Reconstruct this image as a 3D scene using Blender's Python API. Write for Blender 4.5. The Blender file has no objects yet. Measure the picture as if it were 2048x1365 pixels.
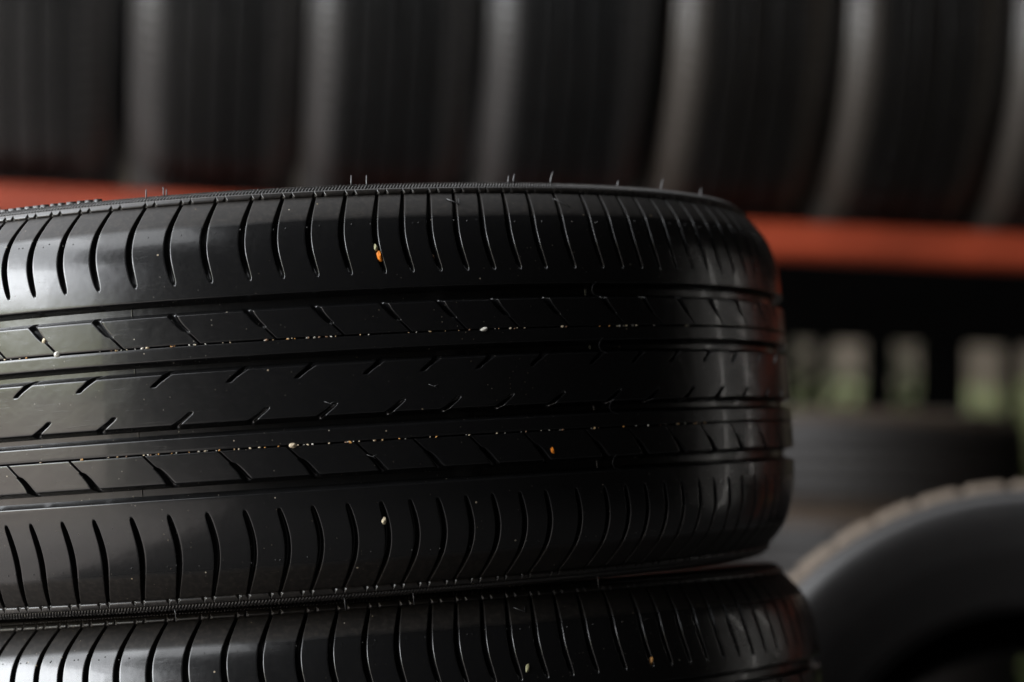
import bpy, math, random
import numpy as np
from mathutils import Matrix, Vector

# ------------------------------------------------------------------ camera, world, lamps, exposure
scene = bpy.context.scene
COL = scene.collection
EYE = 0.530                                   # eye height above the floor (m)
LENS_PX = 4807.0
cam_data = bpy.data.cameras.new('camera')
cam_data.sensor_width = 36.0
cam_data.lens = LENS_PX / 2048 * 36
cam_data.clip_start = 0.05
cam_data.clip_end = 200
cam_data.dof.use_dof = True
cam_data.dof.focus_distance = 1.222
cam_data.dof.aperture_fstop = 4.3
cam_data.dof.aperture_blades = 9
cam = bpy.data.objects.new('camera', cam_data)
COL.objects.link(cam)
cam.location = (0, 0, EYE)
cam.rotation_euler = (math.radians(90) + math.atan(422.5 / LENS_PX), 0, 0)
ROLL = 0.0285
cam.rotation_euler = (cam.rotation_euler.to_matrix() @ Matrix.Rotation(ROLL, 3, 'Z')).to_euler()
scene.camera = cam

world = bpy.data.worlds.new('World')
scene.world = world
world.use_nodes = True
bgn = world.node_tree.nodes['Background']
bgn.inputs[0].default_value = (1.0, 0.88, 0.78, 1)
bgn.inputs[1].default_value = 0.006


def area(name, loc, target, sx, sy, radiance, color, spread=180):
    d = bpy.data.lights.new(name, 'AREA')
    d.shape = 'RECTANGLE'
    d.size, d.size_y = sx, sy
    d.energy = radiance * math.pi * sx * sy
    d.color = color
    d.spread = math.radians(spread)
    o = bpy.data.objects.new(name, d)
    COL.objects.link(o)
    o.location = loc
    v = Vector(target) - Vector(loc)
    o.rotation_euler = v.to_track_quat('-Z', 'Y').to_euler()
    return o


# daylight coming in through the open left side of the shop: sky, foliage and paving outside
OX = -2.7
area('daylight_sky', (OX, -0.05, EYE + 0.85), (OX + 1, -0.05, EYE + 0.85), 2.3, 1.0, 22.0, (0.93, 0.96, 1.0))
area('daylight_sky', (OX, -0.05, EYE + 2.35), (OX + 1, -0.05, EYE + 2.35), 2.3, 2.0, 7.0, (0.93, 0.96, 1.0))
area('daylight_sky', (OX, -1.75, EYE + 1.10), (OX + 1, -1.75, EYE + 1.10), 1.1, 1.5, 8.0, (0.93, 0.96, 1.0))
area('daylight_sky', (OX, -2.95, EYE + 1.20), (OX + 1, -2.95, EYE + 1.20), 1.3, 1.7, 1.5, (0.95, 0.96, 1.0))
area('daylight_sky', (OX, 2.85, EYE + 1.75), (OX + 1, 2.85, EYE + 1.75), 2.4, 2.3, 12.5, (0.95, 0.96, 1.0))
area('daylight_foliage', (OX, -0.60, EYE + 0.17), (OX + 1, -0.60, EYE + 0.17), 4.0, 0.34, 3.2, (0.92, 0.97, 0.44))
area('daylight_paving', (OX, -0.60, EYE - 0.26), (OX + 1, -0.60, EYE - 0.26), 4.0, 0.44, 3.0, (1.0, 0.86, 0.78))
# sky above the open edge of the roof
area('daylight_overhead', (-1.9, 0.6, EYE + 2.7), (-1.9, 0.6, 0), 1.7, 4.6, 4.0, (0.95, 0.97, 1.0))
area('daylight_overhead', (-0.2, 2.1, EYE + 2.9), (-0.2, 2.1, 0), 2.2, 1.3, 2.6, (0.97, 0.98, 1.0))
# narrow daylight gaps on the far right
area('daylight_gap', (2.95, 2.70, EYE + 0.40), (0.1, 1.4, EYE + 0.2), 0.018, 2.0, 11.0, (1.0, 0.97, 0.92))
area('daylight_gap', (2.55, 3.20, EYE + 0.62), (0.1, 1.4, EYE + 0.2), 0.015, 0.9, 10.0, (1.0, 0.97, 0.92))
area('daylight_gap', (3.10, 2.35, EYE + 0.30), (0.1, 1.4, EYE + 0.2), 0.50, 1.3, 0.12, (1.0, 0.95, 0.90))

scene.view_settings.view_transform = 'Standard'
scene.view_settings.look = 'None'
scene.view_settings.exposure = 0.0
scene.view_settings.gamma = 1.0
scene.view_settings.use_curve_mapping = False
scene.cycles.use_denoising = True
scene.cycles.max_bounces = 6
scene.cycles.sample_clamp_indirect = 4.0

rnd = random.Random(11)
nrs = np.random.RandomState(5)


# ------------------------------------------------------------------ helpers
def link(o, parent=None):
    COL.objects.link(o)
    if parent is not None:
        o.parent = parent
    return o


def obj(name, mesh, parent=None, mat=None):
    o = bpy.data.objects.new(name, mesh)
    link(o, parent)
    if mat is not None:
        if len(mesh.materials) == 0:
            mesh.materials.append(mat)
        elif mesh.materials[0] is not mat:
            o.material_slots[0].link = 'OBJECT'
            o.material_slots[0].material = mat
    return o


def tag(o, label, cat, group=None):
    o['label'] = label
    o['category'] = cat
    if group:
        o['group'] = group
    return o


def empty(name, mat4):
    o = bpy.data.objects.new(name, None)
    o.empty_display_size = 0.05
    link(o)
    o.matrix_world = mat4
    return o


def mesh_np(name, V, F, smooth=True):
    """V (n,3), F (m,4) quads or list of polygons"""
    me = bpy.data.meshes.new(name)
    V = np.asarray(V, dtype=np.float32)
    F = np.asarray(F, dtype=np.int32)
    me.vertices.add(len(V))
    me.vertices.foreach_set('co', V.ravel())
    k = F.shape[1]
    me.loops.add(F.size)
    me.loops.foreach_set('vertex_index', F.ravel())
    me.polygons.add(len(F))
    me.polygons.foreach_set('loop_start', np.arange(0, F.size, k, dtype=np.int32))
    me.polygons.foreach_set('use_smooth', np.full(len(F), smooth))
    me.update(calc_edges=True)
    me.validate()
    return me


def grid_faces(nr, nc, closed, base=0, flip=False):
    r = np.arange(nr - 1)
    c = np.arange(nc if closed else nc - 1)
    R, C = np.meshgrid(r, c, indexing='ij')
    C2 = (C + 1) % nc
    f = np.stack([R * nc + C, R * nc + C2, (R + 1) * nc + C2, (R + 1) * nc + C], -1).reshape(-1, 4) + base
    return f[:, ::-1] if flip else f


def poly_mesh(name, verts, faces, smooth=False):
    me = bpy.data.meshes.new(name)
    me.from_pydata([tuple(v) for v in verts], [], faces)
    me.update()
    if smooth:
        for p in me.polygons:
            p.use_smooth = True
    return me


def box_data(sx, sy, sz, b=0.0):
    """chamfered box centred at origin"""
    import bmesh
    bm = bmesh.new()
    bmesh.ops.create_cube(bm, size=1)
    for v in bm.verts:
        v.co = (v.co.x * sx, v.co.y * sy, v.co.z * sz)
    if b:
        bmesh.ops.bevel(bm, geom=bm.edges[:], offset=b, segments=3, profile=0.5, affect='EDGES')
    return bm


def bm_mesh(name, bm, smooth=False):
    me = bpy.data.meshes.new(name)
    bm.to_mesh(me)
    bm.free()
    for p in me.polygons:
        p.use_smooth = smooth
    return me


def tube(name, pts, rads, n=6):
    pts = [Vector(p) for p in pts]
    V, F = [], []
    for i, p in enumerate(pts):
        t = (pts[min(i + 1, len(pts) - 1)] - pts[max(i - 1, 0)]).normalized()
        s = t.orthogonal().normalized() if i == 0 else (s - t * s.dot(t)).normalized()
        u = t.cross(s)
        for k in range(n):
            a = 2 * math.pi * k / n
            V.append(p + (s * math.cos(a) + u * math.sin(a)) * rads[i])
    for i in range(len(pts) - 1):
        for k in range(n):
            F.append((i * n + k, i * n + (k + 1) % n, (i + 1) * n + (k + 1) % n, (i + 1) * n + k))
    F.append(tuple(range(n - 1, -1, -1)))
    F.append(tuple((len(pts) - 1) * n + k for k in range(n)))
    return poly_mesh(name, V, F, True)


# ------------------------------------------------------------------ materials
def new_mat(name):
    m = bpy.data.materials.new(name)
    m.use_nodes = True
    nt = m.node_tree
    return m, nt, nt.nodes['Principled BSDF']


def node(nt, typ, **kw):
    n = nt.nodes.new(typ)
    for k, v in kw.items():
        if k in n.inputs.keys():
            n.inputs[k].default_value = v
        else:
            setattr(n, k, v)
    return n


def ramp(nt, src, stops):
    n = nt.nodes.new('ShaderNodeValToRGB')
    e = n.color_ramp.elements
    while len(e) < len(stops):
        e.new(0.5)
    for el, (p, c) in zip(e, stops):
        el.position = p
        el.color = c if len(c) == 4 else (*c, 1)
    nt.links.new(src, n.inputs[0])
    return n.outputs[0]


def math_n(nt, op, a, b=None, c=None, clamp=False):
    n = nt.nodes.new('ShaderNodeMath')
    n.operation = op
    n.use_clamp = clamp
    for i, v in enumerate((a, b, c)):
        if v is None:
            continue
        if isinstance(v, (int, float)):
            n.inputs[i].default_value = v
        else:
            nt.links.new(v, n.inputs[i])
    return n.outputs[0]


def mix_col(nt, fac, a, b):
    n = nt.nodes.new('ShaderNodeMix')
    n.data_type = 'RGBA'
    if isinstance(fac, (int, float)):
        n.inputs[0].default_value = fac
    else:
        nt.links.new(fac, n.inputs[0])
    for i, v in ((6, a), (7, b)):
        if isinstance(v, tuple):
            n.inputs[i].default_value = (*v, 1)
        else:
            nt.links.new(v, n.inputs[i])
    return n.outputs[2]


def noise(nt, vec, scale, detail=3, rough=0.5):
    n = node(nt, 'ShaderNodeTexNoise')
    n.inputs['Scale'].default_value = scale
    n.inputs['Detail'].default_value = detail
    n.inputs['Roughness'].default_value = rough
    nt.links.new(vec, n.inputs['Vector'])
    return n.outputs[0]


BASEZ = 0.1067                                # tyre base (empty) to its mid plane


def rubber(name, gloss, matte, r_gloss, r_matte, specks=1.0, zone=0.0862, dusty=0.0, coat=0.0, r_rim=0.33, soft=420, spec=0.5):
    """moulded rubber: smooth glossy tread, satin finish past the mould parting line, sparse dust specks"""
    m, nt, bs = new_mat(name)
    L = nt.links
    tc = node(nt, 'ShaderNodeTexCoord').outputs['Object']
    sep = node(nt, 'ShaderNodeSeparateXYZ')
    L.new(tc, sep.inputs[0])
    z = math_n(nt, 'ABSOLUTE', math_n(nt, 'SUBTRACT', sep.outputs[2], BASEZ))
    wob = math_n(nt, 'MULTIPLY', math_n(nt, 'SUBTRACT', noise(nt, tc, 55, 4), 0.5), 0.0016)
    mask = math_n(nt, 'MULTIPLY', math_n(nt, 'SUBTRACT', math_n(nt, 'ADD', z, wob), zone), soft, clamp=True)
    big = noise(nt, tc, 14, 4, 0.6)
    fine = noise(nt, tc, 420, 3, 0.6)
    # dust specks
    vor = node(nt, 'ShaderNodeTexVoronoi', feature='F1')
    vor.inputs['Scale'].default_value = 210
    L.new(tc, vor.inputs['Vector'])
    sepc = node(nt, 'ShaderNodeSeparateColor')
    L.new(vor.outputs['Color'], sepc.inputs[0])
    pick = math_n(nt, 'GREATER_THAN', sepc.outputs[0], 0.93)
    size = math_n(nt, 'MULTIPLY_ADD', sepc.outputs[1], 0.10, 0.03)
    dot = math_n(nt, 'LESS_THAN', vor.outputs['Distance'], size)
    speck = math_n(nt, 'MULTIPLY', math_n(nt, 'MULTIPLY', pick, dot), specks)
    v2 = node(nt, 'ShaderNodeTexVoronoi', feature='F1')
    v2.inputs['Scale'].default_value = 520
    L.new(tc, v2.inputs['Vector'])
    s2 = node(nt, 'ShaderNodeSeparateColor')
    L.new(v2.outputs['Color'], s2.inputs[0])
    dens = ramp(nt, big, [(0.42, (0, 0, 0)), (0.68, (1, 1, 1))])
    pick2 = math_n(nt, 'GREATER_THAN', s2.outputs[0], 0.90)
    dot2 = math_n(nt, 'LESS_THAN', v2.outputs['Distance'], 0.16)
    speck2 = math_n(nt, 'MULTIPLY', math_n(nt, 'MULTIPLY', math_n(nt, 'MULTIPLY', pick2, dot2), dens), 0.5 * specks)
    speck = math_n(nt, 'MAXIMUM', speck, speck2)
    base = mix_col(nt, mask, gloss, matte)
    # thin film of dust on the satin zone and in blotches
    film = math_n(nt, 'MULTIPLY', ramp(nt, fine, [(0.45, (0, 0, 0)), (0.75, (1, 1, 1))]), math_n(nt, 'MULTIPLY_ADD', mask, 0.06, 0.006 + dusty))
    base = mix_col(nt, film, base, (0.20, 0.165, 0.135))
    tint = mix_col(nt, sepc.outputs[2], (0.50, 0.46, 0.38), (0.32, 0.24, 0.14))
    base = mix_col(nt, math_n(nt, 'MULTIPLY', speck, 0.6), base, tint)
    L.new(base, bs.inputs['Base Color'])
    # roughness
    rg = math_n(nt, 'MULTIPLY_ADD', ramp(nt, big, [(0.35, (0, 0, 0)), (0.7, (1, 1, 1))]), 0.05, r_gloss)
    rg = math_n(nt, 'MULTIPLY_ADD', fine, 0.06, rg)
    mixr = nt.nodes.new('ShaderNodeMix')
    L.new(mask, mixr.inputs[0])
    L.new(rg, mixr.inputs[2])
    rim = math_n(nt, 'MULTIPLY', math_n(nt, 'SUBTRACT', z, 0.1002), 3000, clamp=True)
    L.new(math_n(nt, 'MULTIPLY_ADD', rim, r_rim - r_matte, r_matte), mixr.inputs[3])
    rough = math_n(nt, 'ADD', mixr.outputs[0], math_n(nt, 'MULTIPLY', speck, 0.4), clamp=True)
    L.new(rough, bs.inputs['Roughness'])
    bs.inputs['IOR'].default_value = 1.5
    L.new(math_n(nt, 'ADD', math_n(nt, 'MULTIPLY_ADD', mask, -0.22 if spec > .45 else 0.0, spec), math_n(nt, 'MULTIPLY', rim, 0.34)), bs.inputs['Specular IOR Level'])
    if coat:
        L.new(math_n(nt, 'MULTIPLY', math_n(nt, 'SUBTRACT', 1.0, mask), coat), bs.inputs['Coat Weight'])
        bs.inputs['Coat Roughness'].default_value = 0.04
    # relief: faint moulding unevenness, fine grain, scratches
    mp = node(nt, 'ShaderNodeMapping')
    mp.inputs['Scale'].default_value = (1, 1, 14)
    mp.inputs['Rotation'].default_value = (0.4, 0.6, 0.3)
    L.new(tc, mp.inputs[0])
    scr = ramp(nt, noise(nt, mp.outputs[0], 60, 5, 0.7), [(0.60, (0, 0, 0)), (0.66, (1, 1, 1))])
    hgt = math_n(nt, 'MULTIPLY', noise(nt, tc, 95, 2), 0.9)
    hgt = math_n(nt, 'MULTIPLY_ADD', fine, math_n(nt, 'MULTIPLY_ADD', mask, 0.30, 0.05), hgt)
    hgt = math_n(nt, 'MULTIPLY_ADD', scr, 0.05, hgt)
    hgt = math_n(nt, 'MULTIPLY_ADD', speck, 0.5, hgt)
    bp = node(nt, 'ShaderNodeBump')
    bp.inputs['Strength'].default_value = 0.30
    bp.inputs['Distance'].default_value = 0.0006
    L.new(hgt, bp.inputs['Height'])
    L.new(bp.outputs[0], bs.inputs['Normal'])
    return m


RUB = rubber('moulded_rubber', (0.0055, 0.0055, 0.0058), (0.0080, 0.0068, 0.0060), 0.19, 0.55, coat=0.16)
RUB_RACK = rubber('rack_tyre_rubber', (0.0026, 0.0026, 0.0027), (0.036, 0.034, 0.0335), 0.31, 0.40, 0.5, 0.058, soft=38, spec=0.42)  # pale dusty shoulder; its colour also carries the bright strip of side light
RUB_RACK2 = rubber('rack_tyre_rubber_brownish', (0.0036, 0.0030, 0.0026), (0.036, 0.030, 0.025), 0.33, 0.42, 0.7, 0.058, soft=38, spec=0.42)  # browner version, side-light sheen again mixed into the shoulder's dust tone
RUB_DUSTY = rubber('dusty_rubber', (0.010, 0.0082, 0.0072), (0.06, 0.042, 0.029), 0.55, 0.55, 0.6, 0.080, 0.05)
RUB_LUG = rubber('dried_mud_rubber', (0.075, 0.058, 0.042), (0.10, 0.078, 0.058), 0.6, 0.7, 1.0, 0.07, 0.25)
RUB_SIDE = rubber('grey_sidewall_rubber', (0.010, 0.0095, 0.0098), (0.010, 0.0095, 0.0098), 0.34, 0.34, 0.4, 0.05, 0.02)


def plain(name, color, rough, var=0.25, scale=30, metallic=0.0, bump=0.2, dist=0.001):
    m, nt, bs = new_mat(name)
    tc = node(nt, 'ShaderNodeTexCoord').outputs['Object']
    n = noise(nt, tc, scale, 5, 0.6)
    c1 = tuple(c * (1 - var) for c in color)
    c2 = tuple(min(1, c * (1 + var)) for c in color)
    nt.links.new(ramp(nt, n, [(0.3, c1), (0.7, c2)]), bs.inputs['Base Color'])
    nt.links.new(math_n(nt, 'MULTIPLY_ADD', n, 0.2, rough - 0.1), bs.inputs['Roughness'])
    bs.inputs['Metallic'].default_value = metallic
    bp = node(nt, 'ShaderNodeBump')
    bp.inputs['Strength'].default_value = bump
    bp.inputs['Distance'].default_value = dist
    nt.links.new(n, bp.inputs['Height'])
    nt.links.new(bp.outputs[0], bs.inputs['Normal'])
    return m


RED = plain('red_powder_coat', (0.25, 0.034, 0.010), 0.55, 0.32, 5)
FLOOR = plain('low_bounce_floor', (0.030, 0.028, 0.027), 0.75, 0.4, 5)  # unseen floor, darkened to cut light bouncing up onto the tyres
CONCRETE = plain('pale_concrete', (0.50, 0.45, 0.42), 0.8, 0.3, 6)
BOARD = plain('shade_black_board', (0.0012, 0.0011, 0.001), 0.9, 0.4, 12)  # near-black base stands in for the shade behind the rack
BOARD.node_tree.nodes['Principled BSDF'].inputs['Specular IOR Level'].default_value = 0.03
RENDER = plain('pale_render', (0.30, 0.25, 0.21), 0.9, 0.12, 5)
HEDGE = plain('hedge_leaf', (0.46, 0.50, 0.28), 0.6, 0.4, 40)
GRASS = plain('grass', (0.20, 0.30, 0.08), 0.9, 0.4, 40)
LEAF = plain('shrub_leaf', (0.06, 0.09, 0.035), 0.7, 0.4, 40)
HAIR = plain('rubber_whisker', (0.05, 0.05, 0.052), 0.35, 0.2, 400)
GRIT_MATS = [plain('grit_' + n, c, 0.6, 0.25, 900, bump=0.5, dist=0.0002) for n, c in (
    ('cream', (0.40, 0.33, 0.23)), ('tan', (0.30, 0.20, 0.10)), ('grey', (0.24, 0.23, 0.20)),
    ('ochre', (0.45, 0.22, 0.06)), ('white', (0.48, 0.46, 0.41)), ('brown', (0.16, 0.09, 0.05)))]
ORANGE = plain('orange_stone', (0.62, 0.18, 0.012), 0.5, 0.5, 700, bump=0.5, dist=0.0002)
OLIVE = plain('olive_stone', (0.22, 0.21, 0.11), 0.6, 0.3, 500, bump=0.5, dist=0.0002)
TANST = plain('tan_stone', (0.42, 0.36, 0.25), 0.6, 0.3, 500, bump=0.5, dist=0.0002)

# ------------------------------------------------------------------ structure: floor
XE = -0.60                                    # split placed to steer bounce: pale paving at open side, darkened floor inside
me = poly_mesh('floor', [(XE, -30, 0), (30, -30, 0), (30, 30, 0), (XE, 30, 0)], [(0, 1, 2, 3)])
fl = obj('floor', me, None, FLOOR)
fl['kind'] = 'structure'
me = poly_mesh('paving', [(-30, -30, 0), (XE, -30, 0), (XE, 30, 0), (-30, 30, 0)], [(0, 1, 2, 3)])
fl = obj('paving', me, None, CONCRETE)
fl['kind'] = 'structure'

# ------------------------------------------------------------------ the tyre (mm inside, metres out)
R0 = 316.0
_pz = np.array([0, 15, 42, 58, 69, 78, 87, 94.5, 100.3, 104])
_pr = np.array([316, 315.9, 315.4, 314.7, 313.4, 311.2, 307.5, 301.9, 296.2, 291.8])


def pchip(x, y, xi):
    h = np.diff(x)
    d = np.diff(y) / h
    m = np.zeros_like(y)
    m[0], m[-1] = (0.0, d[-1])
    for i in range(1, len(x) - 1):
        if d[i - 1] * d[i] > 0:
            w1, w2 = 2 * h[i] + h[i - 1], h[i] + 2 * h[i - 1]
            m[i] = (w1 + w2) / (w1 / d[i - 1] + w2 / d[i])
    k = np.clip(np.searchsorted(x, xi) - 1, 0, len(x) - 2)
    t = (xi - x[k]) / h[k]
    return ((2 * t**3 - 3 * t**2 + 1) * y[k] + (t**3 - 2 * t**2 + t) * h[k] * m[k]
            + (-2 * t**3 + 3 * t**2) * y[k + 1] + (t**3 - t**2) * h[k] * m[k + 1])


_zz = np.linspace(0, 104, 1041)
_rr = pchip(_pz, _pr, _zz)
_ker = np.hanning(41)
_ker /= _ker.sum()
_rs = np.convolve(np.r_[_rr[20:0:-1], _rr, _rr[-1] + (np.arange(1, 21)) * (_rr[-1] - _rr[-2])], _ker, 'valid')
_dr = np.gradient(_rs, _zz)


def surf_tread(z):
    """z (mm, signed) -> R, Z, nR, nZ"""
    z = np.asarray(z, float)
    s = np.sign(z) + (z == 0)
    R = np.interp(abs(z), _zz, _rs)
    d = np.interp(abs(z), _zz, _dr) * s
    n = np.sqrt(1 + d * d)
    return R, z, 1 / n, -d / n


# rim path beyond the tread (arc length s from the groove ends)
_rim = np.array([(100.3, 296.2), (102.6, 294.9), (104.5, 293.0), (105.8, 290.7), (106.5, 288.1), (106.6, 285.2), (106.1, 281.6)])
_rs_len = np.r_[0, np.cumsum(np.hypot(*np.diff(_rim, axis=0).T))]


def surf_rim(s):
    s = np.asarray(s, float)
    Z = np.interp(s, _rs_len, _rim[:, 0])
    R = np.interp(s, _rs_len, _rim[:, 1])
    e = 0.8
    dz = np.interp(s + e, _rs_len, _rim[:, 0]) - np.interp(s - e, _rs_len, _rim[:, 0])
    dr = np.interp(s + e, _rs_len, _rim[:, 1]) - np.interp(s - e, _rs_len, _rim[:, 1])
    n = np.hypot(dz, dr)
    return R, Z, dz / n, -dr / n


U_G = [(-1.6, 0), (-1.2, 0), (-1.07, .012), (-.97, .06), (-.88, .16), (-.72, .58), (-.5, .9), (-.2, 1), (.2, 1),
       (.5, .9), (.72, .58), (.88, .16), (.97, .06), (1.07, .012), (1.2, 0), (1.6, 0)]
HALF_R = [(0.0, 1.0)] + U_G[8:]
HALF_L = U_G[:8] + [(0.0, 1.0)]


def to_xyz(surf, prm, H, ARC, flip):
    R, Z, nR, nZ = surf(prm)
    RR = (R[:, None] + nR[:, None] * H) / 1000
    ZZ = (Z[:, None] + nZ[:, None] * H) / 1000
    th = ARC / R0
    if flip:
        th, ZZ = -th, -ZZ
    return np.stack([RR * np.sin(th), -RR * np.cos(th), ZZ + BASEZ], -1)


def strip_ring(surf, rows, feats, off, hw, dep, nland, flip=False):
    """closed ring of tread with one groove at every feature arc; returns V (rows, cols, 3)"""
    prm = np.array([r[0] for r in rows], float)
    hrow = np.array([r[1] for r in rows], float)
    O, W, D = off(prm), hw(prm), dep(prm)
    circ = 2 * math.pi * R0
    feats = np.sort(np.asarray(feats))
    n = len(feats)
    U = np.array([u for u, g in U_G])
    G = np.array([g for u, g in U_G])
    A, H = [], []
    for i in range(n):
        c = feats[i]
        cn = feats[(i + 1) % n] + (circ if i == n - 1 else 0)
        A.append(c + O[:, None] + W[:, None] * U[None])
        H.append(np.minimum(hrow[:, None], -D[:, None] * G[None]))
        a0 = c + O + W * U[-1]
        a1 = cn + O + W * U[0]
        t = np.arange(1, nland + 1) / (nland + 1)
        A.append(a0[:, None] * (1 - t) + a1[:, None] * t)
        H.append(np.repeat(hrow[:, None], nland, 1))
    return to_xyz(surf, prm, np.hstack(H), np.hstack(A), flip)


def strip_block(surf, rows, c, cn, off, hw, dep, nland, flip=False):
    prm = np.array([r[0] for r in rows], float)
    hrow = np.array([r[1] for r in rows], float)
    O, W, D = off(prm), hw(prm), dep(prm)
    A, H = [], []
    for half, cc in ((HALF_R, c), (None, 0), (HALF_L, cn)):
        if half is None:
            a0 = c + O + W * HALF_R[-1][0]
            a1 = cn + O + W * HALF_L[0][0]
            t = np.arange(1, nland + 1) / (nland + 1)
            A.append(a0[:, None] * (1 - t) + a1[:, None] * t)
            H.append(np.repeat(hrow[:, None], nland, 1))
        else:
            U = np.array([u for u, g in half])
            G = np.array([g for u, g in half])
            A.append(cc + O[:, None] + W[:, None] * U[None])
            H.append(np.minimum(hrow[:, None], -D[:, None] * G[None]))
    return to_xyz(surf, prm, np.hstack(H), np.hstack(A), flip)


def ring_mesh(name, V, closed=True):
    nr, nc = V.shape[:2]
    return mesh_np(name, V.reshape(-1, 3), grid_faces(nr, nc, closed))


def smooth_tab(x, y, xi):
    h = np.diff(x)
    d = np.diff(y) / h
    m = np.r_[d[0], (d[:-1] * h[1:] + d[1:] * h[:-1]) / (h[:-1] + h[1:]), d[-1]]
    for i in range(len(d)):                      # keep plateaus flat
        if d[i] == 0:
            m[i] = m[i + 1] = 0
    k = np.clip(np.searchsorted(x, xi) - 1, 0, len(x) - 2)
    t = (xi - x[k]) / h[k]
    return ((2 * t**3 - 3 * t**2 + 1) * y[k] + (t**3 - 2 * t**2 + t) * h[k] * m[k]
            + (-2 * t**3 + 3 * t**2) * y[k + 1] + (t**3 - t**2) * h[k] * m[k + 1])


def tab(xs, ys, soft=False):
    xs, ys = np.array(xs, float), np.array(ys, float)
    fine_x = np.linspace(xs[0], xs[-1], 400)
    fine_y = (smooth_tab if soft else pchip)(xs, ys, fine_x)
    return lambda z: np.interp(z, fine_x, fine_y)


DEPTH = 7.2


def wall_rows(edge, sign, run=2.3):
    """rows from the groove floor up over a rounded lip; sign = direction of the rib body along z"""
    return [(edge - sign * run, -DEPTH - 0.3), (edge - sign * run * 0.55, -DEPTH * .55), (edge - sign * 0.22, -0.85),
            (edge - sign * 0.06, -0.36), (edge + sign * 0.10, -0.11), (edge + sign * 0.34, -0.015), (edge + sign * 0.7, 0)]


# block pitch sequence (degrees), irregular as moulded
S = [-18.69, -12.22, -5.03, 1.96, 8.17, 14.48, 19.86, 25.29, 30.88, 37.69, 42.96, 48.34, 53.84, 59.58, 65.9]
rest = 360 + S[0] - S[-1]
seq = []
while sum(seq) < rest - 4:
    seq.append(rnd.choice([5.4, 5.4, 6.25, 6.25, 7.0]))
k = rest / sum(seq)
for p in seq[:-1]:
    S.append(S[-1] + p * k)
S = np.array(S)
PITCH = np.diff(np.r_[S, S[0] + 360])
D2A = math.pi / 180 * R0
F_U = np.sort(np.r_[S + 0.3, S + 0.3 + PITCH * 0.492]) * D2A
F_L = np.sort(-(np.r_[S - 1.4, S - 1.4 + PITCH * 0.508])) * D2A
F_B2 = S * D2A
F_B4 = np.sort(-(S - 1.0)) * D2A
F_NT = (S - 0.75) * D2A
F_NB = np.sort(-(S - 0.15)) * D2A

# shoulder rib
sh_off = tab([50, 58, 64, 72, 80, 88, 95, 100.3], [0.8, 0, -1.5, -3.0, -3.1, -1.7, 0.6, 2.6], True)
sh_hw = tab([50, 57, 58.5, 61, 68, 75, 85, 93, 100.3], [.4, .6, 1.05, 1.35, 1.55, 1.6, 1.5, 1.3, 1.05])
sh_dep = tab([50, 57.2, 57.9, 59, 62, 70, 88, 97, 100.3], [0, 0, .5, 2.2, 4.2, 5.2, 4.8, 3.2, 2.2])
sh_rows = wall_rows(50.0, 1) + [(z, 0) for z in (52, 53.5, 55, 56.2, 56.9, 57.3, 57.7, 58.1, 58.6, 59.2, 60, 61.2, 62.5, 64, 65.5, 67, 68.5)]
sh_rows += [(z, 0) for z in np.arange(70, 99.6, 1.25)] + [(99.9, 0), (100.25, -0.05), (100.6, -1.4)]
sh_rows = [(r[0], r[1]) for r in sh_rows]

# block ribs
b_off = tab([27, 33, 35, 42.1, 44.5], [13.6, 7.8, 5.6, 0, -1.6], True)
b_hw = tab([26, 33.3, 33.9, 36, 40, 42.1, 44.5], [.66, .70, 1.55, 1.75, 2.0, 2.5, 2.8])
b_dep = tab([26, 33.2, 34.0, 36, 44.5], [3.4, 3.4, 4.6, 5.0, 5.6])
fine_rows = [(26.9, -4.2), (27.15, -3.6), (27.25, -.55), (27.33, -.2), (27.45, -.05), (27.65, 0)]
b_rows = fine_rows + [(z, 0) for z in (28.4, 29.5, 30.5, 31.5, 32.4, 33.0, 33.3, 33.6, 33.9, 34.2, 34.6, 35.2, 36, 37, 38, 39, 40, 40.8)]
b_rows += [(z, h) for z, h in wall_rows(42.1, -1)[::-1]]
# narrow rib
n_rows = wall_rows(19.6, 1) + [(21, 0), (23, 0), (25, 0)] + [(26.15, 0), (26.35, -.05), (26.47, -.2), (26.55, -.55), (26.65, -3.6), (26.9, -4.2)]
# centre rib halves
c_off = tab([6, 7.1, 12.8, 15.2], [-7.9, -7.3, 0, 2.6], True)
c_hw = tab([0, 6.5, 7.3, 10, 12.0, 12.8, 15], [1.2, 1.35, 1.55, 1.8, 2.1, 2.5, 2.8])
c_dep = tab([0, 6.7, 7.2, 8.2, 12.8, 15.2], [0, 0, 1.8, 3.6, 5.2, 5.6])
c_rows = [(0, 0), (2, 0), (4, 0), (5.4, 0), (6.1, 0), (6.5, 0), (6.8, 0), (7.05, 0), (7.3, 0), (7.7, 0), (8.2, 0), (9, 0), (10, 0), (11, 0)]
c_rows += wall_rows(12.8, -1)[::-1]
flat = lambda v: (lambda z: np.full_like(np.asarray(z, float), v))


def lathe(name, prof, n=240, closed_prof=True):
    th = np.arange(n) * 2 * math.pi / n
    prof = np.array(prof, float) / 1000
    if closed_prof:
        prof = np.vstack([prof, prof[:1]])
    Z, R = prof[:, 0], prof[:, 1]
    V = np.stack([R[:, None] * np.sin(th), -R[:, None] * np.cos(th), np.repeat(Z[:, None], n, 1) + BASEZ], -1)
    return mesh_np(name, V.reshape(-1, 3), grid_faces(len(prof), n, True))


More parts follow.
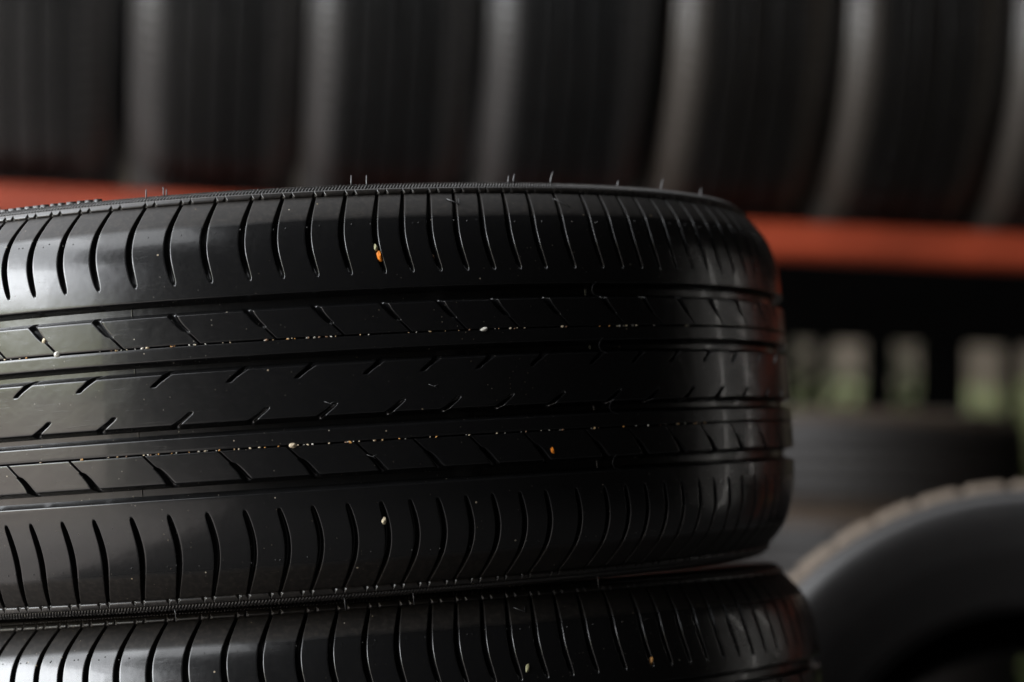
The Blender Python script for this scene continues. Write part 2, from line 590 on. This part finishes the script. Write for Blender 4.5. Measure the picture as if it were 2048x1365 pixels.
half = [(0, R0 - DEPTH), (49, 315 - DEPTH), (70, 313.2 - 6.8), (88, 306.8 - 6.5), (97, 293.6), (100.2, 294.9), (100.9, 295.2)]
half += [(z, r) for z, r in _rim[1:]]
half += [(104.8, 277), (104.2, 272), (104.6, 265), (104.9, 257), (104.2, 249), (102, 240), (98, 232), (92, 226), (86, 222.5), (84, 221.5), (83.5, 219),
         (82, 216.5), (77, 215.5), (70, 217), (69, 222), (76, 232), (84, 246), (88, 262), (86, 280), (76, 294), (56, 302), (0, 304.5)]
prof = half + [(-z, r) for z, r in half[-2:0:-1]]
prof_sorted = prof
ME = {}
rnd_half = half[:5] + [(99.5, 296), (107, 291), (112, 284), (113.8, 276), (112.5, 265), (108, 252), (101, 238), (92, 224), (83, 210), (76, 200), (72, 192), (66, 191), (64, 200), (76, 224)] + half[-6:]
rnd_prof = rnd_half + [(-z, r) for z, r in rnd_half[-2:0:-1]]
ME['round_carcass'] = lathe('carcass', rnd_prof)
ME['carcass'] = lathe('carcass', prof_sorted)
print('carcass', len(ME['carcass'].polygons))

V = strip_ring(surf_tread, sh_rows, F_U, sh_off, sh_hw, sh_dep, 5)
ME['shoulder_a'] = ring_mesh('shoulder_rib', V)
V = strip_ring(surf_tread, sh_rows, F_L, sh_off, sh_hw, sh_dep, 5, True)
ME['shoulder_b'] = ring_mesh('shoulder_rib', V)
for key, feats, flp in (('blocks_a', F_B2, False), ('blocks_b', F_B4, True)):
    ms = []
    nf = len(feats)
    for i in range(nf):
        cn = feats[(i + 1) % nf] + (2 * math.pi * R0 if i == nf - 1 else 0)
        V = strip_block(surf_tread, b_rows, feats[i], cn, b_off, b_hw, b_dep, 12, flp)
        ms.append(ring_mesh('tread_block', V, False))
    ME[key] = ms
    ME[key + '_ring'] = ring_mesh('block_rib', strip_ring(surf_tread, b_rows, feats, b_off, b_hw, b_dep, 6, flp))


def plain_ring(name, rows, flip, n=520):
    prm = np.array([r[0] for r in rows], float)
    H = np.repeat(np.array([r[1] for r in rows], float)[:, None], n, 1)
    A = np.repeat((np.arange(n) * 2 * math.pi * R0 / n)[None], len(rows), 0)
    return ring_mesh(name, to_xyz(surf_tread, prm, H, A, flip))


ME['narrow_a'] = plain_ring('narrow_rib', n_rows, False)
ME['narrow_b'] = plain_ring('narrow_rib', n_rows, True)
Va = strip_ring(surf_tread, c_rows, F_NT, c_off, c_hw, c_dep, 14)
Vb = strip_ring(surf_tread, c_rows, F_NB, c_off, c_hw, c_dep, 14, True)
fa = grid_faces(Va.shape[0], Va.shape[1], True)
fb = grid_faces(Vb.shape[0], Vb.shape[1], True, base=Va.shape[0] * Va.shape[1])
ME['centre'] = mesh_np('centre_rib', np.vstack([Va.reshape(-1, 3), Vb.reshape(-1, 3)]), np.vstack([fa, fb]))

# rim lip with ticks, serrated band, outer bead
lip_rows = [(-0.5, -1.2), (0.0, 0.15), (0.25, 0.75), (0.6, 1.0), (1.2, 1.1), (1.8, 1.15), (2.4, 1.15), (3.0, 1.1), (3.35, .8), (3.5, .1), (3.6, -.6)]
lip_hw = tab([-.5, 0, 2.0, 2.6, 4], [1.35, 1.3, .35, .25, .25])
lip_dep = tab([-.5, 0, .6, 1.6, 2.2, 4], [1.2, -.1, -.1, -.35, -1.15, -1.15])


def lip_ring(feats, flip):
    f2 = np.sort(np.r_[feats + 2.6, feats + 2.6 + 5.2])
    prm = np.array([r[0] for r in lip_rows])
    return strip_ring(surf_rim, lip_rows, f2, flat(0.0), lip_hw, lambda s: np.interp(s, [-.5, 0, 1.2, 2.0, 2.4, 4], [1.4, .3, .2, -.3, -2, -2]), 4, flip)


def lip_mesh(feats, flip):
    # grooves cut the lip: heights are limited where a groove or tick passes
    f2 = np.sort(np.r_[feats + 2.6, feats + 2.6 + 5.2])
    prm = np.array([r[0] for r in lip_rows], float)
    hrow = np.array([r[1] for r in lip_rows], float)
    W = lip_hw(prm)
    cut = np.interp(prm, [-.5, 0, 1.3, 2.0, 2.5], [0.8, 1.3, 1.25, .7, 0])
    U = np.array([-1.4, -1.05, -.8, 0, .8, 1.05, 1.4])
    G = np.array([0, 0, .8, 1, .8, 0, 0])
    A, H = [], []
    n = len(f2)
    for i in range(n):
        c = f2[i]
        cn = f2[(i + 1) % n] + (2 * math.pi * R0 if i == n - 1 else 0)
        A.append(c + W[:, None] * U)
        H.append(hrow[:, None] - cut[:, None] * G)
        t = np.arange(1, 4) / 4
        a0, a1 = c + W * U[-1], cn + W * U[0]
        A.append(a0[:, None] * (1 - t) + a1[:, None] * t)
        H.append(np.repeat(hrow[:, None], 3, 1))
    return ring_mesh('rim_lip', to_xyz(surf_rim, prm, np.hstack(H), np.hstack(A), flip))


def serrated(name, s0, s1, n, h, slant, flip):
    prm = np.array([s0 - .15, s0, s0 + .2, (s0 + s1) / 2, s1 - .2, s1, s1 + .15])
    env = np.array([-.5, .1, 1, 1, 1, .1, -.5])
    fr = np.array([0, .22, .55, .77])
    hp = np.array([0, 1, 1, 0.0])
    p = 2 * math.pi * R0 / n
    A = (np.arange(n)[:, None] * p + fr * p).ravel()
    A = A[None] + ((prm - s0) * slant)[:, None]
    H = np.where(env[:, None] > .5, h * np.tile(hp, n)[None], np.minimum(env, .1)[:, None] * h * np.ones(4 * n)[None])
    return ring_mesh(name, to_xyz(surf_rim, prm, H + 0.12, A, flip))


for sfx, feats, flp in (('a', F_U, False), ('b', F_L, True)):
    ME['lip_' + sfx] = lip_mesh(feats, flp)
    ME['band_' + sfx] = serrated('serrated_band', 3.9, 7.7, 1080, .8, .5, flp)
    ME['bead_' + sfx] = serrated('serrated_bead', 8.3, 9.6, 900, .6, .4, flp)

# worn-finish details
def small_box(name, th_deg, z, h0, h1, la, lz, ramp_mm=5.0):
    """box sitting on the tread surface, spanning arc la (mm) and z length lz (mm), from height h0 to h1 with sloped ends"""
    c = th_deg * D2A
    A = np.array([-la / 2 - ramp_mm, -la / 2, la / 2, la / 2 + ramp_mm]) + c
    prm = np.array([z - lz / 2, z - lz / 4, z + lz / 4, z + lz / 2])
    H = np.full((4, 4), h1)
    H[:, 0] = H[:, 3] = h0
    return ring_mesh(name, to_xyz(surf_tread, prm, H, np.repeat(A[None], 4, 0), False), False)


WEAR = []
for th_ in (20.4, 80.5, 140.4, 200.1, 260.2, 320.6):
    for zc_, dth in ((46.1, 0), (16.2, .6), (-16.2, 1.2), (-46.1, 1.8)):
        WEAR.append(small_box('wear_bar', th_ + dth, zc_, -DEPTH - .2, -DEPTH + 1.1, 5, 5.0))
SEAM = []
for th_ in (-9.2, 36.6, 81, 126, 171, 216, 261, 306):
    for zc_ in (46.1, 16.2, -16.2, -46.1):
        SEAM.append(small_box('mould_seam', th_, zc_, -DEPTH - .2, -DEPTH + .3, .3, 4.4, .3))


def on_tread(th_deg, z, h=0.0):
    R, Z, nR, nZ = surf_tread(np.array([float(z)]))
    t = math.radians(th_deg)
    r = (R[0] + nR[0] * h) / 1000
    return Vector((r * math.sin(t), -r * math.cos(t), (Z[0] + nZ[0] * h) / 1000 + BASEZ))


def on_rim(th_deg, s, h=0.0, sgn=1):
    R, Z, nR, nZ = surf_rim(np.array([float(s)]))
    t = math.radians(th_deg)
    r = (R[0] + nR[0] * h) / 1000
    return Vector((r * math.sin(t), -r * math.cos(t), sgn * (Z[0] + nZ[0] * h) / 1000 + BASEZ))


# vent nubs along the parting line: tiny pimples, one joined part
def nub_mesh(feats, sgn):
    V, F = [], []
    for f in feats:
        for da, dz in ((3.6 + rnd.uniform(-.8, .8), 83.6 + rnd.uniform(-.6, .4)), (rnd.uniform(-6, 7), 84.1 + rnd.uniform(-1.5, .5))):
            if rnd.random() < .35:
                continue
            th = (f + da) / D2A
            p = on_tread(th * 1.0, dz, 0.0)
            pt = on_tread(th, dz, 0.55)
            if sgn < 0:
                p = Vector((-p.x, p.y, 2 * BASEZ - p.z)); pt = Vector((-pt.x, pt.y, 2 * BASEZ - pt.z))
            nrm = (pt - p).normalized()
            a = nrm.orthogonal().normalized()
            b = nrm.cross(a)
            base = len(V)
            for rr, hh in ((.42, -.1), (.38, .15), (.2, .32)):
                for q in range(6):
                    an = q * math.pi / 3
                    V.append(p + (a * math.cos(an) + b * math.sin(an)) * rr / 1000 + nrm * hh / 1000)
            V.append(p + nrm * .38 / 1000)
            for lv in range(2):
                for q in range(6):
                    F.append((base + lv * 6 + q, base + lv * 6 + (q + 1) % 6, base + lv * 6 + 6 + (q + 1) % 6, base + lv * 6 + 6 + q))
            for q in range(6):
                F.append((base + 12 + q, base + 12 + (q + 1) % 6, base + 18))
    return poly_mesh('vent_nubs', V, F, True)


ME['nubs_a'] = nub_mesh(F_U, 1)
ME['nubs_b'] = nub_mesh(F_L, -1)


def frame(axis, origin, spin=0.0):
    a = Vector(axis).normalized()
    e1 = Vector((0, 1, 0)).cross(a).normalized()
    e2 = a.cross(e1)
    m = Matrix(((e1.x, e2.x, a.x, 0), (e1.y, e2.y, a.y, 0), (e1.z, e2.z, a.z, 0), (0, 0, 0, 1)))
    m = m @ Matrix.Rotation(spin, 4, 'Z')
    o = Vector(origin) - a * BASEZ
    return Matrix.Translation(o) @ m


def detailed_tyre(mat4, label, full=True):
    t = empty('tyre', mat4)
    tag(t, label, 'tyre')
    car = obj('carcass', ME['carcass'], t, RUB)
    for k in ('a', 'b'):
        obj('rim_lip', ME['lip_' + k], t, RUB)
        obj('serrated_band', ME['band_' + k], t, RUB)
        obj('serrated_bead', ME['bead_' + k], t, RUB)
        obj('narrow_rib', ME['narrow_' + k], t, RUB)
        sr = obj('shoulder_rib', ME['shoulder_' + k], t, RUB)
        nb = obj('vent_nubs', ME['nubs_' + k], sr, RUB)
        nb['kind'] = 'stuff'
        if full:
            for b in ME['blocks_' + k]:
                obj('tread_block', b, t, RUB)
        else:
            obj('block_rib', ME['blocks_' + k + '_ring'], t, RUB)
    obj('centre_rib', ME['centre'], t, RUB)
    for w in WEAR:
        obj('wear_bar', w, car, RUB)
    for w in SEAM:
        obj('mould_seam', w, car, RUB)
    return t


AX_U = Vector((-0.06551579, -0.02957843, 0.99741305))
C_U = Vector((-0.14153979, 1.52055754, 0.08757683 + EYE))
AX_L = Vector((-0.06763324, 0.00083556, 0.9977099))
C_L = Vector((-0.11762279, 1.54283391, -0.13253603 + EYE))
view = Vector((0, -math.cos(math.atan(422.5 / LENS_PX)), -math.sin(math.atan(422.5 / LENS_PX))))
SWAY = Matrix.Translation((0, 0, EYE)) @ Matrix.Rotation(ROLL, 4, view) @ Matrix.Translation((0, 0, -EYE))
M_U = SWAY @ frame(AX_U, C_U)
M_L = SWAY @ frame(AX_L, C_L, math.radians(0.9))
top = detailed_tyre(M_U, 'glossy black car tyre lying flat, topmost of the leaning stack, grit in its grooves')
low = detailed_tyre(M_L, 'glossy black car tyre lying directly beneath the topmost tyre of the leaning stack')


def whisker(parent, th, s, length, lean, name='vent_whisker', r=.42):
    p = on_rim(th, s, 0.3)
    t = Vector((math.cos(math.radians(th)), math.sin(math.radians(th)), 0))
    up = Vector((0, 0, 1))
    pts = [p + up * (length * f) / 1000 + t * (lean * f * f) / 1000 for f in (-.05, .3, .6, .85, 1)]
    me = tube(name, pts, [r * k / 1000 for k in (1.25, 1, .85, .8, .5)])
    obj(name, me, parent, HAIR)


for th, s, ln, le in ((-24.6, 7, 4.2, 0), (-8.0, 6, 5.2, .2), (-6.3, 8.5, 5.0, .1), (-6.0, 8.6, 3.6, .2), (12.9, 8.5, 5.4, .3), (14.4, 6, 6.0, .3),
                      (30.3, 8.6, 4.0, .6), (30.9, 8.4, 5.0, 1.2), (35.5, 7.5, 6.8, 2.4), (45.5, 8.6, 3.4, 1), (52.8, 6.5, 7.2, 3.0), (62, 6.5, 5.0, 2.5)):
    whisker(top, th, s, ln, le)
# raised marks of the sidewall showing over the rim
for i in range(13):
    th = -25.6 + i * 1.0 + rnd.uniform(-.12, .12)
    c = th * D2A
    la = rnd.uniform(2.6, 4.4)
    A = np.array([-la / 2 - .4, -la / 2, la / 2, la / 2 + .4]) + c
    prm = np.array([9.9, 10.2, 11.8, 13.5])
    H = np.full((4, 4), 1.75)
    H[:, 0] = H[:, 3] = 0
    H[0] = 0
    obj('raised_mark', ring_mesh('raised_mark', to_xyz(surf_rim, prm, H, np.repeat(A[None], 4, 0), False), False), top, RUB)


# curls of mould flash across the grooves, and hairs lying on the tread
def hair(parent, pts, r=.07, name='rubber_flash'):
    V = [on_tread(a, z, h) for a, z, h in pts]
    obj(name, tube(name, V, [r / 1000] * len(V), 5), parent, HAIR)


for zc_, d in ((46, 0), (16.2, .3), (-16.2, 1.1), (-46, 1.1)):
    hair(top, [(36.9 + d, zc_ + 4.6, .3), (36.45 + d, zc_ + 2.6, .2), (36.3 + d, zc_ + 0, .0), (36.5 + d, zc_ - 2.4, .2), (37.3 + d, zc_ - 3.9, .4)])
hair(top, [(22.2, 96.5, .3), (23.3, 93.2, .5), (23.4, 96.0, .6)], .3, 'rubber_sliver')
hair(top, [(34.4, 96.6, .3), (35.2, 94.0, .5), (35.9, 91.5, .4)], .14, 'rubber_sliver')
hair(low, [(23.6, 95, .3), (24.6, 92.2, .5), (24.8, 95.0, .6)], .25, 'rubber_sliver')
for a_, z_ in ((18.2, -1.2), (12.0, -35), (8.4, -7)):
    hair(top, [(a_, z_ + 1.2, .2), (a_ + .5, z_, .45), (a_ + .8, z_ - 1.1, .2)], .14, 'rubber_sliver')
    hair(top, [(a_ + .5, z_, .4), (a_ + .9, z_ + .9, .35)], .12, 'rubber_sliver')
for th, ln in ((-7.5, 9), (9.5, 9), (16.5, 9), (38, 7)):
    p0 = on_rim(th, 6, .5, -1)
    obj('vent_whisker', tube('vent_whisker', [p0, p0 + Vector((.0003, 0, -.003)), p0 + Vector((.0004, -.0002, -.007))], [.0003, .00025, .00018], 5), top, HAIR)


# ------------------------------------------------------------------ grit and stones caught in the tread
def stone_mesh(name, seed, sx, sy, sz, sub=1):
    import bmesh
    bm = bmesh.new()
    bmesh.ops.create_icosphere(bm, subdivisions=sub, radius=1)
    r = random.Random(seed)
    ax = [Vector((r.uniform(-1, 1), r.uniform(-1, 1), r.uniform(-1, 1))).normalized() for _ in range(5)]
    cut = [r.uniform(.55, .9) for _ in ax]
    for v in bm.verts:
        p = v.co.copy()
        for a, c in zip(ax, cut):
            d = p.dot(a)
            if d > c:
                p -= a * (d - c)
        v.co = Vector((p.x * sx, p.y * sy, p.z * sz)) * r.uniform(.93, 1.05)
    return bm_mesh(name, bm, False)


GRAIN = [stone_mesh('grit_grain', 100 + i, .0011, .0008, .0008) for i in range(8)]


def grain(M, th, z, h, size, mat, mesh=None, name='grit_grain', label=None, cat='grit', group=None, sxyz=None):
    o = bpy.data.objects.new(name, mesh)
    link(o)
    if len(mesh.materials) == 0:
        mesh.materials.append(mat)
    o.material_slots[0].link = 'OBJECT'
    o.material_slots[0].material = mat
    P = M @ on_tread(th, z, h)
    rot = M.to_quaternion().to_matrix().to_4x4() @ Matrix.Rotation(math.radians(th), 4, 'Z') @ Matrix.Rotation(rnd.uniform(-.5, .5), 4, 'Y')
    s = sxyz or (size * rnd.uniform(.8, 1.4), size, size * rnd.uniform(.8, 1.05))
    o.matrix_world = Matrix.Translation(P) @ rot @ Matrix.Diagonal((*s, 1))
    tag(o, label, cat, group)
    return o


def spread(lo, hi, n, clumps):
    out = []
    for _ in range(n):
        if rnd.random() < .65:
            out.append(rnd.choice(clumps) + rnd.gauss(0, .7))
        else:
            out.append(rnd.uniform(lo, hi))
    return sorted(x for x in out if lo < x < hi)


up_cl = [-21, -17, -13.2, -12.2, -10, -8.5, -5.5, -2.5, -1.5, 2, 3, 5.5, 8, 14, 19.5, 22, 24, 27, 29, 32, 33.5, 36.8, 39, 42, 45]
lo_cl = [-20.5, -17, -14, -11.5, -8, -5.5, -3.8, -2.6, -.5, 2.5, 5, 6.2, 9.5, 11, 13, 15.5, 18.2, 22, 24.5, 27.5, 31.5, 35, 39, 43, 46, 50]
for lst, z, lab, grp in ((spread(-23.5, 50, 74, up_cl), 26.88, 'tiny pale grain wedged in the fine groove nearer the serrated rim, topmost tyre', 'grit in the upper fine groove'),
                         (spread(-23.5, 52, 84, lo_cl), -26.88, 'tiny pale grain wedged in the fine groove nearer the tyre below, topmost tyre', 'grit in the lower fine groove')):
    for th in lst:
        big = rnd.random()
        sz = .38 if big < .5 else (.58 if big < .87 else .85)
        w = [4, 3, 3, 2, 2, 3]
        mt = rnd.choices(GRIT_MATS, w)[0]
        grain(M_U, th, z + rnd.uniform(-.12, .12), rnd.uniform(-.25, .15), sz, mt, rnd.choice(GRAIN), 'grit_grain', lab, 'grit', grp)

PEB = [stone_mesh('pebble', 300 + i, .001, .001, .001, 2) for i in range(6)]
for M, th, z, h, s, mt, lab in (
        (M_U, 14.45, 66.6, -.6, (1.7, 1.6, 2.9), ORANGE, 'bright orange chip of stone stuck in a shoulder groove of the topmost tyre'),
        (M_U, 14.1, 71.3, -1.0, (1.6, 1.6, 2.3), OLIVE, 'olive brown pebble just above the orange chip in the shoulder groove'),
        (M_U, 19.55, 65.0, -1.6, (1.2, 1.2, 1.8), GRIT_MATS[5], 'small dark brown pebble in a shoulder groove of the topmost tyre'),
        (M_U, 30.5, -37.2, -.7, (1.6, 1.5, 2.4), ORANGE, 'orange brown stone in a diagonal slot near the lower groove'),
        (M_U, 13.25, -67.5, -.6, (1.5, 1.5, 2.3), TANST, 'tan pebble in a lower shoulder groove of the topmost tyre'),
        (M_U, -17.6, 35.2, -.9, (1.2, 1.3, 2.6), TANST, 'cream pebble in a diagonal slot of the upper block row'),
        (M_U, -16.3, 27.3, .1, (1.7, 1.4, 1.5), GRIT_MATS[4], 'pale round pebble where a diagonal slot meets the fine groove'),
        (M_U, 24.0, 26.9, .1, (2.3, 1.2, 1.2), GRIT_MATS[4], 'largest whitish pebble in the upper fine groove of the topmost tyre'),
        (M_U, 5.3, -26.9, .1, (2.0, 1.2, 1.3), GRIT_MATS[0], 'largest cream pebble in the lower fine groove of the topmost tyre'),
        (M_L, 23.6, 63.5, -.7, (1.5, 1.5, 3.2), OLIVE, 'long olive pebble in a shoulder groove of the second tyre'),
        (M_L, 38.0, 61.6, -.9, (1.2, 1.3, 2.4), GRIT_MATS[3], 'ochre pebble low in a shoulder groove of the second tyre'),
        (M_L, 43.4, 68.0, -1.2, (1.1, 1.1, 1.8), GRIT_MATS[5], 'brown pebble in a shoulder groove of the second tyre')):
    grain(M, th, z, h, 1, mt, rnd.choice(PEB), 'pebble', lab, 'pebble', None, s)


# ------------------------------------------------------------------ other tyres
def simple_tyre(mat4, label, group, mat, lug=None, side=None):
    t = empty('tyre', mat4)
    tag(t, label, 'tyre', group)
    obj('carcass', ME['carcass' if lug is None else 'round_carcass'], t, side or mat)
    for k in ('a', 'b'):
        obj('shoulder_rib', ME['shoulder_' + k] if lug is None else ME['lug_' + k], t, lug or mat)
        obj('block_rib', ME['blocks_' + k + '_ring'], t, mat)
        obj('narrow_rib', ME['narrow_' + k], t, mat)
        if lug is None:
            obj('rim_lip', ME['lip_' + k], t, mat)
    obj('centre_rib', ME['centre'], t, mat)
    return t


# hidden tyre that carries the leaning stack
C_3 = C_L - AX_L * 0.2195
simple_tyre(Matrix.Translation((C_L.x + .012, C_L.y, 0)) @ Matrix.Diagonal((1, 1, 1.33, 1)), 'black tyre at the foot of the leaning stack, on the floor', None, RUB)

# rack: two red beams on posts, tyres standing across them
PHI = 0.14033176
RX, RY = math.cos(PHI), math.sin(PHI)
P0 = Vector((-0.49519251, 2.90749746, 0))
along = Vector((RX, RY, 0))
back = Vector((-RY, RX, 0))
RT = 0.4461 + EYE                              # top of the front beam


def rack_pt(k, b, z):
    return P0 + along * (k * .2265) + back * b + Vector((0, 0, z))


rack = empty('tyre_rack', Matrix.Translation(rack_pt(2.5, .35, 0)) @ Matrix.Rotation(PHI, 4, 'Z'))
tag(rack, 'red painted steel rack beam carrying a row of upright tyres', 'rack')
W_R = 4.2


def rack_part(name, sx, sy, sz, loc, b=.014):
    me = bm_mesh(name, box_data(sx, sy, sz, b))
    o = obj(name, me, rack, RED)
    o.location = loc
    return o


rack_part('front_beam', W_R, .045, .050, (0, .1325 - .35, RT - .025))
rack_part('rear_beam', W_R, .045, .060, (0, .1325 + .40 - .35, RT + .030))
for sx in (-1, 1):
    for b_ in (.1325, .1325 + .40):
        rack_part('post', .06, .06, RT + .5, (sx * (W_R / 2 + .03), b_ - .35, (RT + .5) / 2))

# tyre centre: resting on rear corner of the front beam and front corner of the rear one
pa = np.array([.155, RT])
pb = np.array([.51, RT + .06])
mid = (pa + pb) / 2
d = pb - pa
hd = np.linalg.norm(d) / 2
nrm = np.array([-d[1], d[0]]) / np.linalg.norm(d)
ctr = mid + nrm * math.sqrt(.3165**2 - hd**2)
for i, k in enumerate(range(-2, 7)):
    dk = rnd.uniform(-.004, .004)
    c = rack_pt(k + .5, ctr[0], ctr[1]) + along * (dk + .012)
    yaw = -.025 + rnd.uniform(-.018, .018)
    a = Vector((math.cos(PHI + yaw), math.sin(PHI + yaw), 0))
    up = Vector((0, 0, 1))
    e2 = a.cross(up)
    m = Matrix(((up.x, e2.x, a.x, 0), (up.y, e2.y, a.y, 0), (up.z, e2.z, a.z, 0), (0, 0, 0, 1)))
    M = Matrix.Translation(c - a * BASEZ) @ m @ Matrix.Rotation(rnd.uniform(0, 6.28), 4, 'Z')
    simple_tyre(M, 'black tyre standing upright on the red rack beam, tread outward', 'tyres standing on the red rack', RUB_RACK if k < 3 else RUB_RACK2)

# dusty tyres lying flat in a stack beyond the rack
ST = Vector((.722, 4.85, 0.02))
labs = ['dusty tyre lying on the floor, lowest of the stack behind the rack',
        'dusty tyre lying second from the floor in the stack behind the rack',
        'dusty tyre lying flat beneath the top tyre of the stack behind the rack',
        'dusty tyre with brownish upper edge, top of the stack behind the rack']
for i, lb in enumerate(labs):
    M = Matrix.Translation(ST + Vector((rnd.uniform(-.01, .01), 0, i * .2 + .001))) @ Matrix.Rotation(rnd.uniform(0, 6), 4, 'Z') @ Matrix.Diagonal((1, 1, .937, 1))
    simple_tyre(M, lb, None, RUB_DUSTY)

# tyre leaning back, sidewall towards the viewer, muddy shoulder lugs
NL = 45
lug_f = np.arange(NL) * 2 * math.pi * R0 / NL
lug_rows = wall_rows(50.0, 1) + [(z, 0) for z in (56, 62, 68)] + [(z, 0) for z in np.arange(70, 99.6, 2)] + [(100.3, -.3), (100.6, -1.4)]
l_hw = flat(6.0)
l_dep = tab([50, 60, 66, 100.3], [0, 0, 5, 4.5])
ME['lug_a'] = ring_mesh('shoulder_rib', strip_ring(surf_tread, lug_rows, lug_f, flat(0.0), l_hw, l_dep, 6))
ME['lug_b'] = ring_mesh('shoulder_rib', strip_ring(surf_tread, lug_rows, lug_f, flat(0.0), l_hw, l_dep, 6, True))
lean, yw = .34, -.15
nl = Vector((math.sin(yw) * math.cos(lean), -math.cos(yw) * math.cos(lean), math.sin(lean)))
cl = Vector((.473, 2.1, -.212 + EYE)) - nl * .085
simple_tyre(frame(nl, cl, .3), 'grey sidewalled tyre leaning back, dried mud on its notched shoulder', None, RUB_DUSTY, RUB_LUG, RUB_SIDE)

# ------------------------------------------------------------------ far boarded side with daylight gaps
FD = 6.6


def fx(px):
    return (px - 1024) / LENS_PX * FD


scr = empty('board_screen', Matrix.Translation((fx(1800), FD, 0)))
tag(scr, 'dark boarded screen with upright gaps letting daylight through', 'screen')
top_z = EYE + (1105 - 666) / LENS_PX * FD


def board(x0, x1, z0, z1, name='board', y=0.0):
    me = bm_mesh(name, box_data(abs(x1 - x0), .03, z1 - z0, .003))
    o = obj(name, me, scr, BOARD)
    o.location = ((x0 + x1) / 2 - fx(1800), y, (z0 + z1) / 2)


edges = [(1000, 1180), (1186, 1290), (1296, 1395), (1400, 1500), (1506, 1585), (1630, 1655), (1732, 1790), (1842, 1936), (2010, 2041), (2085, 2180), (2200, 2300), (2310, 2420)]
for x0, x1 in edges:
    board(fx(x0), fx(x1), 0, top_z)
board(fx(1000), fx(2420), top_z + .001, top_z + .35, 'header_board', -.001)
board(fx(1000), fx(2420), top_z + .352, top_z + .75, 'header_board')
wl = obj('garden_wall', bm_mesh('garden_wall', box_data(6, .2, 2.2, .02)), None, RENDER)
wl.location = (fx(1800), FD + 2.2, 1.1)
tag(wl, 'pale rendered garden wall glimpsed beyond the boarded screen', 'wall')
area('daylight_garden', (fx(1800), FD + 1.0, 3.2), (fx(1800), FD + 1.5, 0), 3.0, 1.0, 3.8, (1, 1, .92))
gr = obj('lawn', poly_mesh('lawn', [(-3, FD + .4, .004), (6, FD + .4, .004), (6, FD + 2.1, .25), (-3, FD + 2.1, .25)], [(0, 1, 2, 3)]), None, GRASS)
gr['kind'] = 'structure'


def shrub(px, D, h, w, seed):
    r = random.Random(seed)
    V, F = [], []
    for _ in range(700):
        u = Vector((r.gauss(0, 1), r.gauss(0, 1), r.gauss(0, 1))).normalized() * r.random() ** .4
        p = Vector((u.x * w, u.y * w, h * .55 + u.z * h * .45))
        a = Vector((r.uniform(-1, 1), r.uniform(-1, 1), r.uniform(-1, 1))).normalized()
        b = a.orthogonal().normalized()
        L = r.uniform(.02, .04)
        n = len(V)
        V += [p - a * L, p + b * L * .4, p + a * L, p - b * L * .4]
        F.append((n, n + 1, n + 2, n + 3))
    x = (px - 1024) / LENS_PX * D
    e = empty('shrub', Matrix.Translation((x, D, .1)))
    obj('crown', poly_mesh('crown', V, F), e, LEAF)
    obj('stem', tube('stem', [(0, 0, 0), (.01, 0, h * .4), (0, .01, h * .7)], [.015, .012, .006]), e, BOARD)
    return e


tag(shrub(1815, FD + .5, 1.35, .17, 3), 'dark green shrub behind the middle gap of the boarded screen', 'shrub')
tag(shrub(1605, FD + .5, 1.3, .17, 4), 'dark green shrub behind the gap beside the tyre stack', 'shrub')


def hedge(x0, x1, D, h):
    r = random.Random(9)
    V, F = [], []
    for _ in range(5000):
        p = Vector((r.uniform(x0, x1), r.uniform(-.25, .25), r.random() ** .6 * h))
        a = Vector((r.uniform(-1, 1), r.uniform(-1, 1), r.uniform(-1, 1))).normalized()
        b = a.orthogonal().normalized()
        L = r.uniform(.025, .05)
        n = len(V)
        V += [p - a * L, p + b * L * .5, p + a * L, p - b * L * .5]
        F.append((n, n + 1, n + 2, n + 3))
    e = empty('hedge', Matrix.Translation((0, D, .1)))
    obj('crown', poly_mesh('crown', V, F), e, HEDGE)
    for k in range(5):
        x = x0 + (k + .5) * (x1 - x0) / 5
        obj('stem', tube('stem', [(x, 0, -.1), (x + .02, 0, h * .4), (x, .02, h * .8)], [.02, .015, .008]), e, BOARD)
    return e


tag(hedge(.4, 2.4, FD + 1.5, EYE + .5), 'sunlit pale green hedge glimpsed through the gaps of the boarded screen', 'hedge')
print('tris', sum(len(m.polygons) * 2 for m in bpy.data.meshes))
